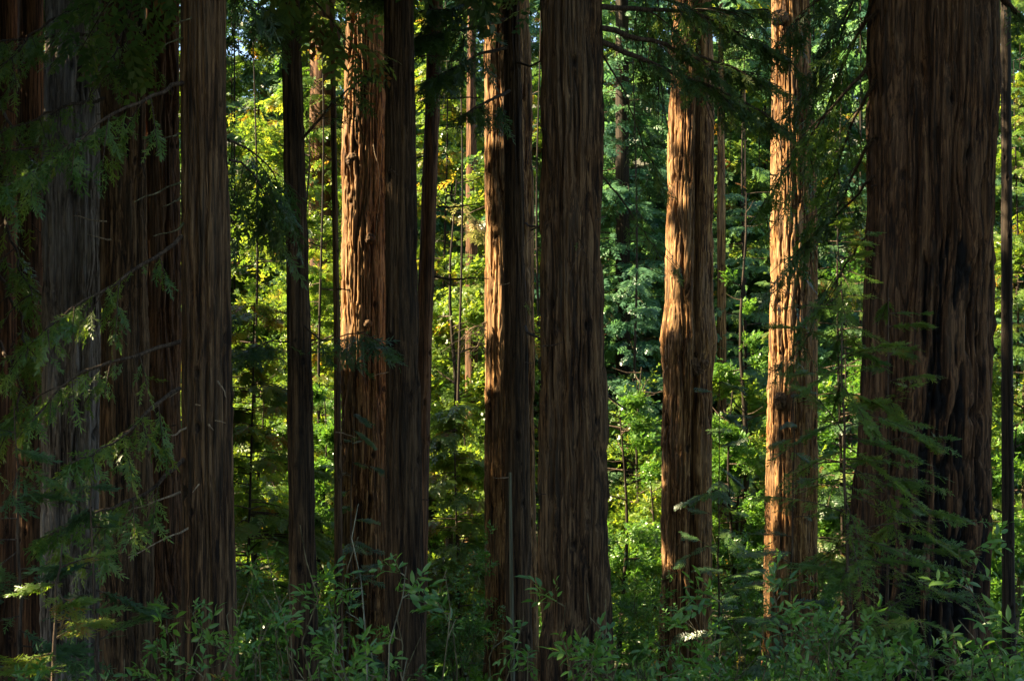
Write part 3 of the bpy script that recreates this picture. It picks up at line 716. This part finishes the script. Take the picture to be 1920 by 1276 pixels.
bough(Ft, [(548, 640), (500, 640), (455, 660)], 26, 25, 0.02, L_NEEDLE, 60, 0.42, seed=80, spread=0.4)
# dark hanging boughs left of the giant trunk
for sd_, (pts, n) in enumerate([
    ([(1648, -40), (1600, 0), (1540, 110), (1490, 220)], 130), ([(1645, 20), (1600, 70), (1560, 180), (1545, 300)], 120),
    ([(1648, -60), (1560, -20), (1490, 40), (1440, 120)], 130), ([(1640, 150), (1600, 220), (1560, 340), (1530, 430)], 110),
    ([(1638, 260), (1600, 320), (1570, 400), (1500, 470)], 100), ([(1630, 120), (1560, 200), (1480, 300), (1430, 400)], 110)]):
    bough(Pt, pts, 23.6, 26, 0.035, L_LIME if sd_ % 2 else L_NEEDLE, int(n * .75), 0.42, seed=90 + sd_, spread=0.36, hang=0.6, twigs=12, tint=(0.0, 0.6))
for sd_, (pts, n) in enumerate([([(1640, 330), (1570, 400), (1500, 480), (1440, 560)], 110), ([(1636, 430), (1580, 500), (1530, 600), (1480, 690)], 100), ([(1645, -80), (1580, 60), (1520, 200), (1470, 340)], 120), ([(1645, -20), (1570, 140), (1530, 270), (1500, 400)], 120)]):
    bough(Pt, pts, 23.8, 28, 0.025, L_NEEDLE, int(n * .7), 0.38, seed=190 + sd_, spread=0.4, hang=0.5, twigs=12, tint=(0.0, 0.6))
bough(Pt, [(1862, -30), (1890, 10), (1925, 40)], 24.4, 24.5, 0.09, L_NEEDLE, 30, 0.4, seed=99, spread=0.3, barkm=M_BROWN)

# ------------------------------------------------------------------ saplings
def sapling(label, px0, py0, px1, py1, Y, n, leaf, seed, slen=0.42, reach=1.0, tint=(0.1, 0.8), group="young conifers", lev=14, side=0.0, tpls=None, cut=False):
    base = float(gz((px0 - 960) / F * Y, Y)); p0 = W(px0, py0, Y); p0[2] = min(p0[2], base); p1 = W(px1, py1, Y)
    root = thing("conifer_sapling", label, "sapling", p0, group)
    t = np.linspace(0, 1, 12)[:, None]; rg = np.random.default_rng(seed)
    path = p0 + (p1 - p0) * t + rg.normal(0, 0.015, (12, 3)) * (t > 0)
    ac = Acc(); ac.tube(path, np.linspace(0.035, 0.006, 12), 7); ac.build("stem", M_TWIG, root, smooth=True)
    fo = Acc(); Ls = p1[2] - p0[2]
    per = max(4, n // lev)
    for k in range(lev):
        u = 0.22 + 0.78 * (k + rg.random() * .6) / lev
        b = p0 + (p1 - p0) * u; az = rg.uniform(0, 2 * pi)
        d = nrm(np.array([math.cos(az) + side, math.sin(az) * 0.8, rg.uniform(-.55, .5)])); lat = nrm(np.cross(d, [0, 0, 1]))
        ln = reach * (1.25 - u) * rg.uniform(0.7, 1.2)
        e = b + d * ln; e[2] -= rg.uniform(.05, .4) * ln; e[:2] += rg.normal(0, .14, 2) * ln; per = max(4, int(n / lev * rg.uniform(.4, 1.6))); mid = (b + e) / 2 + np.array([0, 0, .1 * ln])
        tt = np.linspace(0, 1, 6)[:, None]; bp_ = b * (1 - tt) ** 2 + mid * 2 * tt * (1 - tt) + e * tt ** 2
        fo.tube(bp_, np.linspace(.011, .003, 6), 5, .5, 1)
        q = rg.random(per) ** 0.75; p = b * ((1 - q) ** 2)[:, None] + mid * (2 * q * (1 - q))[:, None] + e * (q * q)[:, None]
        sg = rg.choice([-1, 1], per)
        dd = d * rg.uniform(.5, 1., per)[:, None] + lat * (sg * rg.uniform(.2, .9, per))[:, None] + np.array([0, 0, -.25]) * rg.random(per)[:, None]
        tp = tpls or T_FROND
        kp = np.ones(per, bool) if not cut else ~sunny(p)
        fo.inst(tp[k % len(tp)], p[kp], dd[kp], (np.array([0, -.45, 1.]) + rg.normal(0, .35, (per, 3)))[kp], (slen * rg.uniform(.6, 1.15, per) * (1.2 - .5 * u))[kp], np.clip(rg.uniform(*tint) + rg.normal(0, .12, per), 0, 1)[kp])
    fo.build("crown", [leaf, M_TWIG], root)
    return root
sapling("young conifer with layered green sprays against the giant trunk's left edge", 1602, 1150, 1572, 432, 19, 2100, L_LIME, 201, 0.28, 1.75, (0.1, 0.75), lev=64, side=0.3)
sapling("drooping dark young conifer crossing the face of the fire-scarred trunk", 1660, 1230, 1668, 540, 20, 1300, L_LIME, 202, 0.27, 1.5, (0.1, 0.7), lev=26, side=0.35)
sapling("low yellow-green young conifer touched by sun in the bottom left corner", 70, 1320, 120, 1020, 13, 460, L_LIME, 203, 0.27, 0.85, (0.4, 0.95), lev=14)
sapling("young conifer rising below the grey trunk, in deep shade", 40, 1250, 30, 760, 17, 260, L_NEEDLE, 204, 0.42, 0.9, (0.1, 0.8), lev=18)
sapling("feathery young conifer in front of the grey trunk's foot", 190, 1320, 170, 900, 16, 240, L_NEEDLE, 205, 0.40, 0.8, (0.1, 0.8), lev=16)
sapling("dim young conifer beneath the sunlit trunk with round knots", 650, 1200, 662, 760, 33, 220, L_NEEDLE, 206, 0.5, 1.2, (0.1, 0.7), lev=16, tpls=T_MID)
sapling("young conifer under the burl trunk's right side", 1345, 1240, 1350, 700, 36, 300, L_NEEDLE, 207, 0.55, 1.4, (0.1, 0.8), lev=20, tpls=T_MID)
sapling("young conifer in shade in front of the veiled sunlit trunk", 1478, 1240, 1490, 640, 34, 260, L_NEEDLE, 208, 0.5, 1.3, (0.0, 0.6), lev=18, tpls=T_MID)

# ------------------------------------------------------------------ background trees in the gaps
def axis0(x, y, r0, zb, h):
    return lambda zz: (x, y, r0 * max(0.1, 1 - (zz - zb) / h))
def conifer(label, px, Y, h, rad, leaf, seed, zlow=1.0, nb=90, ns=70, slen=0.7, tint=(0.1, 0.95), group="leafy trees filling the gaps between trunks", tpl=None):
    x = (px - 960) / F * Y; zb = float(gz(x, Y)); rg = np.random.default_rng(seed)
    root = thing("conifer_tree", label, "tree", (x, Y, zb), group)
    r0 = 0.025 + h * 0.0025
    ac = Acc(); z = np.linspace(zb - .3, zb + h, 14); ac.tube(np.stack([x + 0.1 * np.sin(z * .3 + seed), np.full(14, Y), z], 1), np.linspace(r0, 0.02, 14), 10)
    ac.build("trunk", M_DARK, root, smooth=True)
    crown(rg, axis0(x, Y, r0, zb, h), zb + zlow, zb + h, rad, int(nb * 1.3), int(ns * 1.7), slen * .72, tpl or T_FAR, tint, 0.3).build("crown", [leaf, M_TWIG], root)
    return root
def broadleaf(label, px, Y, h, rad, leaf, seed, n=3200, slen=0.55, tint=(0.1, 0.9), zlow=0.25, group="leafy trees filling the gaps between trunks", lean=0.0):
    x = (px - 960) / F * Y; zb = float(gz(x, Y)); rg = np.random.default_rng(seed)
    n = int(n * 2.3); slen *= .62
    root = thing("broadleaf_tree", label, "tree", (x, Y, zb), group)
    tr = Acc(); z = np.linspace(0, h * 0.85, 12)
    ax = np.stack([x + lean * z + 0.15 * np.sin(z * .6 + seed), Y + 0.12 * np.cos(z * .5 + seed), zb - .2 + z], 1)
    tr.tube(ax, np.linspace(0.04 + h * .006, 0.02, 12), 8); tr.build("trunk", M_MOSSY if lean else M_DARK, root, smooth=True)
    cr = Acc(); Ps, Os = [], []
    nl = 26
    for k in range(nl):
        u = zlow + (1 - zlow) * rg.random(); b = np.array([np.interp(u, np.linspace(0, 1, 12), ax[:, c]) for c in range(3)])
        az = rg.random() * 2 * pi; ln = rad * rg.uniform(.5, 1.1) * (1.1 - .5 * u)
        d = np.array([math.cos(az), math.sin(az), rg.uniform(0, .7)])
        e = b + d * ln; mid = (b + e) / 2 + np.array([0, 0, -.08 * ln])
        cr.tube(np.array([b, (b + mid) / 2, mid, (mid + e) / 2, e]), np.linspace(.012 * ln + .015, .008, 5), 5, .5, 1)
        m = n // nl; q = rg.uniform(.35, 1.08, m)[:, None]
        c = b * (1 - q) + e * q + rg.normal(0, 1, (m, 3)) * np.array([.22, .22, .13]) * ln * (0.4 + q * .6)
        Ps.append(c); Os.append(np.repeat(d[None], m, 0))
    P = np.concatenate(Ps); D = np.concatenate(Os) + rg.normal(0, .6, P.shape); D[:, 2] -= .35
    kp = ~sunny(P); P, D = P[kp], D[kp]
    N_ = np.array([0, 0, 1]) + rg.normal(0, .4, P.shape); sel = rg.integers(0, 3, len(P)); T = np.clip(rg.uniform(*tint, len(P)), 0, 1); sc = slen * rg.uniform(.6, 1.2, len(P))
    for q in range(3):
        mm = sel == q; cr.inst(T_LEAFFAR[q], P[mm], D[mm], N_[mm], sc[mm], T[mm])
    cr.build("crown", [leaf, M_TWIG], root)
    return root

conifer("tall bright conifer filling the gap left of the slim leaning trunk", 478, 54, 24, 4.2, L_LIME, 301, 3, 110, 80)
conifer("slender lime conifer veiling the far reddish trunk", 602, 57, 25, 2.4, L_LIME, 331, 1, 110, 80)
conifer("conifer with sun glow coloured into its pale needles right of the leaning reddish trunk", 862, 51.5, 22, 1.9, L_SUNGLOW, 332, 11, 55, 34)
conifer("dim green conifer low in the gap right of the stub-covered trunk", 470, 40, 11, 3.0, L_LIME, 302, 0.6, 80, 60)
broadleaf("yellow-green leafy tree behind the slim leaning trunk", 575, 64, 26, 4.6, L_BRIGHT, 303, 3600, 0.7)
broadleaf("bright leafy tree in the gap right of the leaning reddish trunk", 850, 58, 22, 3.4, L_BRIGHT, 304, 3400, 0.6)
conifer("feathery lime conifer behind the leaning reddish trunk", 835, 66, 30, 4.2, L_LIME, 305, 5, 110, 80)
conifer("shaded green conifer at the foot of the gap left of the ridged sunlit trunk", 858, 44, 9.5, 2.6, L_LIME, 306, 0.5, 80, 60)
conifer("conifer tinted blue-green for haze right of the broad middle trunk", 1190, 62, 26, 4.0, L_TEAL, 307, 3, 110, 80, tint=(0.4, 1.0))
broadleaf("bright green leafy tree left of the burl trunk", 1200, 56, 13, 3.0, L_BRIGHT, 308, 3000, 0.55)
conifer("conifer tinted teal for haze between the burl trunk and the veiled trunk", 1395, 68, 30, 4.4, L_TEAL, 309, 4, 120, 80, tint=(0.5, 1.0))
broadleaf("sunny lime leafy tree low between the burl trunk and the veiled trunk", 1388, 58, 12.5, 3.2, L_BRIGHT, 310, 3000, 0.55)
conifer("dark conifer behind the giant trunk's left edge", 1575, 52, 22, 4.4, L_NEEDLE, 311, 1, 120, 80)
broadleaf("green leafy tree between the veiled trunk and the giant trunk", 1590, 62, 20, 3.6, L_BROAD, 312, 3000, 0.6)
broadleaf("mossy-stemmed leaning tree at the right edge behind the giant trunk", 1898, 46, 17, 3.2, L_BRIGHT, 313, 3000, 0.5, lean=0.05)
conifer("green conifer beyond the right edge of the giant trunk", 1905, 60, 24, 4.0, L_LIME, 314, 2, 110, 80)
conifer("shadowed conifer behind the far left trunks", 20, 50, 22, 4.4, L_NEEDLE, 315, 2, 110, 80)
conifer("conifer glimpsed between the middle trunks behind the shaded pair", 1010, 64, 28, 4.2, L_LIME, 316, 4, 110, 80)
conifer("conifer behind the big sunlit orange trunk", 720, 70, 30, 4.6, L_LIME, 317, 4, 110, 80)
conifer("green conifer behind the trunks of the left cluster", 260, 62, 28, 4.6, L_LIME, 318, 3, 110, 80)

for lab, px, top, Y, rad, lf_, sd_ in [
    ("bright understory tree low in the gap between the stub-covered and slim trunks", 486, 600, 50, 1.9, L_BRIGHT, 341),
    ("bright understory tree low behind the slenderest pole", 604, 640, 52, 1.7, L_FRESH, 342),
    ("bright understory tree low in the gap left of the ridged sunlit trunk", 866, 690, 50, 1.9, L_BRIGHT, 343),
    ("fresh green understory tree beside the broad middle trunk's right edge", 1168, 660, 50, 1.9, L_FRESH, 344),
    ("light green understory tree close left of the burl trunk's lower half", 1222, 800, 52, 1.7, L_BRIGHT, 345),
    ("fresh green understory tree close right of the burl trunk's lower half", 1372, 620, 54, 1.8, L_FRESH, 346),
    ("tall airy light green tree high between the burl trunk and the veiled trunk", 1394, 200, 57, 1.7, L_FRESH, 349),
    ("light green understory tree behind the young conifer by the giant trunk", 1580, 560, 54, 1.9, L_FRESH, 347),
    ("light green understory tree below the mossy leaning tree at the right edge", 1900, 700, 42, 1.6, L_FRESH, 348)]:
    zt = (HZ - top) / F * Y; hh = zt - float(gz((px - 960) / F * Y, Y))
    broadleaf(lab, px, Y, hh, rad, lf_, sd_, 2200, 0.5, (0.2, 0.9), 0.2)
# far wood: one mass
rg = np.random.default_rng(9)
far = Acc()
for k in range(160):
    Y = rg.uniform(74, 150) if k < 110 else 84 + 8 * (k % 3); x = rg.uniform(-0.5, 0.5) * Y if k < 110 else (-0.42 + .84 * (k - 110) / 49) * Y; zb = float(gz(x, Y)); h = rg.uniform(24, 40) if k < 110 else rg.uniform(40, 48)
    sub = crown(rg, axis0(x, Y, .3, zb, h), zb + 1, zb + h, rg.uniform(4, 6), 70 if k < 110 else 110, 52, 0.95, T_BLOCK, (0.1, 0.9), 0.3, cut=k < 110, limb=False)
    far.add(np.concatenate(sub.v), np.concatenate(sub.q), None, np.concatenate(sub.tint), int(rg.integers(0, 3)))
    z = np.linspace(zb - .3, zb + h, 6); far.tube(np.stack([np.full(6, x), np.full(6, Y), z], 1), np.linspace(.09, .02, 6), 6, .5, 3)
fw = far.build("far_wood", [L_LIME, L_NEEDLE, L_TEAL, M_DARK])
fw['kind'] = 'stuff'; fw['label'] = "mass of green conifers closing the view behind all trunks"; fw['category'] = "wood"

# low ground cover
cov = Acc(); n = 26000
Y = rg.uniform(17, 115, n); x = rg.uniform(-0.48, 0.48, n) * Y
P = np.stack([x, Y, gz(x, Y) + rg.uniform(.05, .5, n)], 1)
D = rg.normal(0, 1, (n, 3)); D[:, 2] = np.abs(D[:, 2]) * .6 + .1; N_ = np.array([0, 0, 1]) + rg.normal(0, .4, (n, 3))
for q in range(3): cov.inst(T_LEAFFAR[q], P[q::3], D[q::3], N_[q::3], rg.uniform(.6, 1.2, len(P[q::3])) * np.clip(P[q::3, 1] * .012, .2, .8), rg.uniform(0, .9, len(P[q::3])))
gc_ = cov.build("undergrowth", L_BROAD); gc_['kind'] = 'stuff'; gc_['label'] = "leafy undergrowth covering the forest floor"; gc_['category'] = "undergrowth"

# ------------------------------------------------------------------ foreground and mid shrubs
def shrub(label, px, pytop, Y, spread, n, leaf, seed, slen=0.26, nstem=9, tint=(0.05, 0.9), group="leafy shrubs along the bottom", pale=False):
    x = (px - 960) / F * Y; zb = float(gz(x, Y)); top = (HZ - pytop) / F * Y; h = max(0.5, top - zb)
    rg = np.random.default_rng(seed); root = thing("leafy_shrub", label, "shrub", (x, Y, zb), group)
    st = Acc(); lf = Acc(); Ps, Ds = [], []
    for k in range(nstem):
        az = rg.random() * 2 * pi; sp = spread * rg.uniform(.2, 1.0); hh = h * rg.uniform(.6, 1.0) if k else h
        b = np.array([x + rg.normal(0, .08), Y + rg.normal(0, .08), zb - .05])
        e = b + np.array([math.cos(az) * sp, math.sin(az) * sp, hh]); mid = b + (e - b) * np.array([.35, .35, .6])
        t = np.linspace(0, 1, 9)[:, None]; path = b * (1 - t) ** 2 + mid * 2 * t * (1 - t) + e * t ** 2 + rg.normal(0, .035, (9, 3)) * (t > 0) * (t < 1)
        st.tube(path, np.linspace(.009, .0025, 9), 6)
        m = n // nstem
        for q in range(max(2, m // 5)):
            u = rg.uniform(.3, 1); p = np.array([np.interp(u, t[:, 0], path[:, c]) for c in range(3)])
            d = nrm(np.array([rg.normal(), rg.normal(), rg.uniform(-.1, .9)])); ln = rg.uniform(.12, .42) * (1.2 - u * .6) * spread
            e2 = p + d * ln; st.tube(np.array([p, (p + e2) / 2 + [0, 0, .03 * ln], e2]), [.005, .004, .002], 5)
            w_ = rg.random(5)[:, None]; Ps.append(p * (1 - w_) + e2 * w_); Ds.append(d + rg.normal(0, .5, (5, 3)))
    P = np.concatenate(Ps); D = np.concatenate(Ds); N_ = np.array([0, -.2, 1]) + rg.normal(0, .5, P.shape)
    sel = rg.integers(0, 6, len(P)); T = np.clip(rg.uniform(*tint, len(P)), 0, 1); T[rg.random(len(P)) < .012] = 0.99
    sc = slen * rg.uniform(.6, 1.25, len(P))
    for q in range(6):
        mm = sel == q; lf.inst(T_LEAF[q], P[mm], D[mm], N_[mm], sc[mm], T[mm])
    st.build("stems", M_PALE if pale else M_MOSSY, root, smooth=True); lf.build("leaves", leaf, root)
    return root
shrub("sparse shrub with grey-green leaves before the slim leaning trunk", 590, 960, 8.5, 0.6, 70, L_FRESH, 401, 0.180, 9)
shrub("tall sparse shrub with a pale crooked stem before the dark trunk's widening base", 725, 935, 8, 0.45, 52, L_FRESH, 402, 0.172, 7, pale=True)
shrub("low shrub with yellowing leaves before the stub-covered trunk's foot", 370, 1050, 9, 0.7, 62, L_FRESH, 403, 0.180, 9)
shrub("shrub reaching right towards the ridged sunlit trunk's foot", 850, 1060, 8.5, 0.5, 52, L_FRESH, 404, 0.180, 8)
shrub("shrub spray before the broad middle trunk's foot", 1090, 1090, 8, 0.4, 40, L_FRESH, 405, 0.180, 6)
shrub("bushy green shrub before the burl trunk's foot", 1310, 1165, 9.5, 0.7, 130, L_FRESH, 406, 0.197, 12)
shrub("dense bright shrub left of the giant trunk's foot", 1430, 1075, 10, 0.8, 315, L_FRESH, 407, 0.205, 16)
shrub("green shrub covering the giant trunk's foot", 1650, 1150, 9, 0.8, 279, L_FRESH, 408, 0.189, 14)
shrub("bright leaved shrub in the bottom right below the fire scar", 1790, 1150, 8.5, 0.6, 222, L_FRESH, 409, 0.189, 12)
shrub("shrub at the right edge with large hanging leaves", 1910, 1010, 8.5, 0.5, 148, L_FRESH, 410, 0.221, 8)
shrub("thin shrub at the foot of the red-brown sliver-lit trunk", 230, 1180, 9.5, 0.6, 36, L_FRESH, 411, 0.164, 8)
shrub("low bush in the corner beneath the yellow-green young conifer", 20, 1200, 11, 0.7, 60, L_FRESH, 412, 0.180, 9)
shrub("low shrub filling the bottom between the slim and the dark trunks", 670, 1180, 9, 0.8, 95, L_FRESH, 413, 0.164, 12)
shrub("low shrub filling the bottom right of the broad middle trunk", 1190, 1225, 9.5, 0.7, 95, L_FRESH, 414, 0.180, 12)
shrub("dim bush behind the sparse shrubs, right of the stub-covered trunk", 484, 1010, 30, 1.3, 460, L_FRESH, 415, 0.30, 16)
shrub("bush in half shade between the dark trunk and the ridged sunlit trunk", 858, 1010, 36, 1.3, 520, L_FRESH, 416, 0.30, 16)
shrub("green bush in the gap left of the burl trunk's foot", 1190, 1030, 36, 1.3, 560, L_BROAD, 417, 0.30, 16)
shrub("bush in the gap right of the burl trunk's foot", 1388, 1000, 40, 1.3, 560, L_BROAD, 418, 0.30, 16)
shrub("shaded bush between the veiled trunk and the giant trunk", 1562, 1040, 34, 1.0, 460, L_BROAD, 419, 0.30, 16)
shrub("dim bush at the foot of the big sunlit orange trunk", 602, 1060, 36, 1.2, 420, L_FRESH, 420, 0.30, 16)

# pale slender stem beside the thin shaded trunk's foot
x, Y = (962 - 960) / F * 27, 27.0; zb = float(gz(x, Y))
sl = thing("slender_snag", "pale grey-green bare stem leaning against the thinner shaded trunk", "dead tree", (x, Y, zb))
ac = Acc(); zz = np.linspace(zb - .2, (HZ - 885) / F * Y, 12)
ac.tube(np.stack([np.interp(zz, [zz[0], zz[-1]], [x + .01, x - .06]), np.full(12, Y), zz], 1), np.linspace(.05, .028, 12), 9); ac.build("trunk", M_PALE, sl, smooth=True)

# ------------------------------------------------------------------ unseen redwoods added beside and behind the camera to block sun and sky
cx_, cy_ = -15.0, 20.0
zb = float(gz(cx_, cy_)); rg = np.random.default_rng(55)
def outer(x, y, h, rad, seed, zlow=8, cut=True, slen=1.5, nb=90, ns=40):
    zb = float(gz(x, y)); rg = np.random.default_rng(seed)
    root = thing("redwood_tree", "unseen redwood added around the viewpoint to cast shade", "tree", (x, y, zb), "shade redwoods added around the viewpoint")
    ac = Acc(); z = np.linspace(zb - .3, zb + h, 12); ac.tube(np.stack([np.full(12, x), np.full(12, y), z], 1), np.linspace(.55, .05, 12), 16); ac.build("trunk", M_BROWN, root, smooth=True)
    crown(rg, axis0(x, y, .5, zb, h), zb + zlow, zb + h, rad, nb, ns, slen, T_BLOCK, (0, .7), .3, cut=cut, limb=False).build("crown", [L_NEEDLE, M_TWIG], root)
for k, (x, y, h, rad, zl) in enumerate([(-15, 12, 34, 6, 6), (-17, 19, 36, 6, 7), (-18, 26, 36, 6, 7), (-20, 33, 36, 6, 8), (-24, 22, 40, 7, 9), (-27, 30, 40, 7, 9), (-25, 14, 38, 7, 8), (-12, 4, 32, 4, 9),
        (-25, 48.5, 34, 5, 14), (-33, 25, 42, 7, 10), (-34, 36, 42, 7, 12),
        (15, 17, 34, 6, 8), (20, 30, 36, 6, 8), (-16.5, 43.5, 34, 4.5, 2), (-17.5, 38, 34, 4.5, 2), (-19.5, 46.5, 34, 4.5, 2), (4, -9, 34, 7, 5), (-10, -14, 34, 6, 6), (0, 12, 36, 5.5, 14), (5, 15, 38, 5.5, 16), (-4.5, 15, 36, 5, 16)]):
    if k < 18: outer(x, y, h, rad, 600 + k, zl, nb=170 if x < -8 else 90, ns=110 if x < -8 else 40, slen=1.0 if x < -8 else 1.5)
for o in bpy.data.objects:
    if '_o' in o: del o['_o']
    if '_ax' in o: del o['_ax']
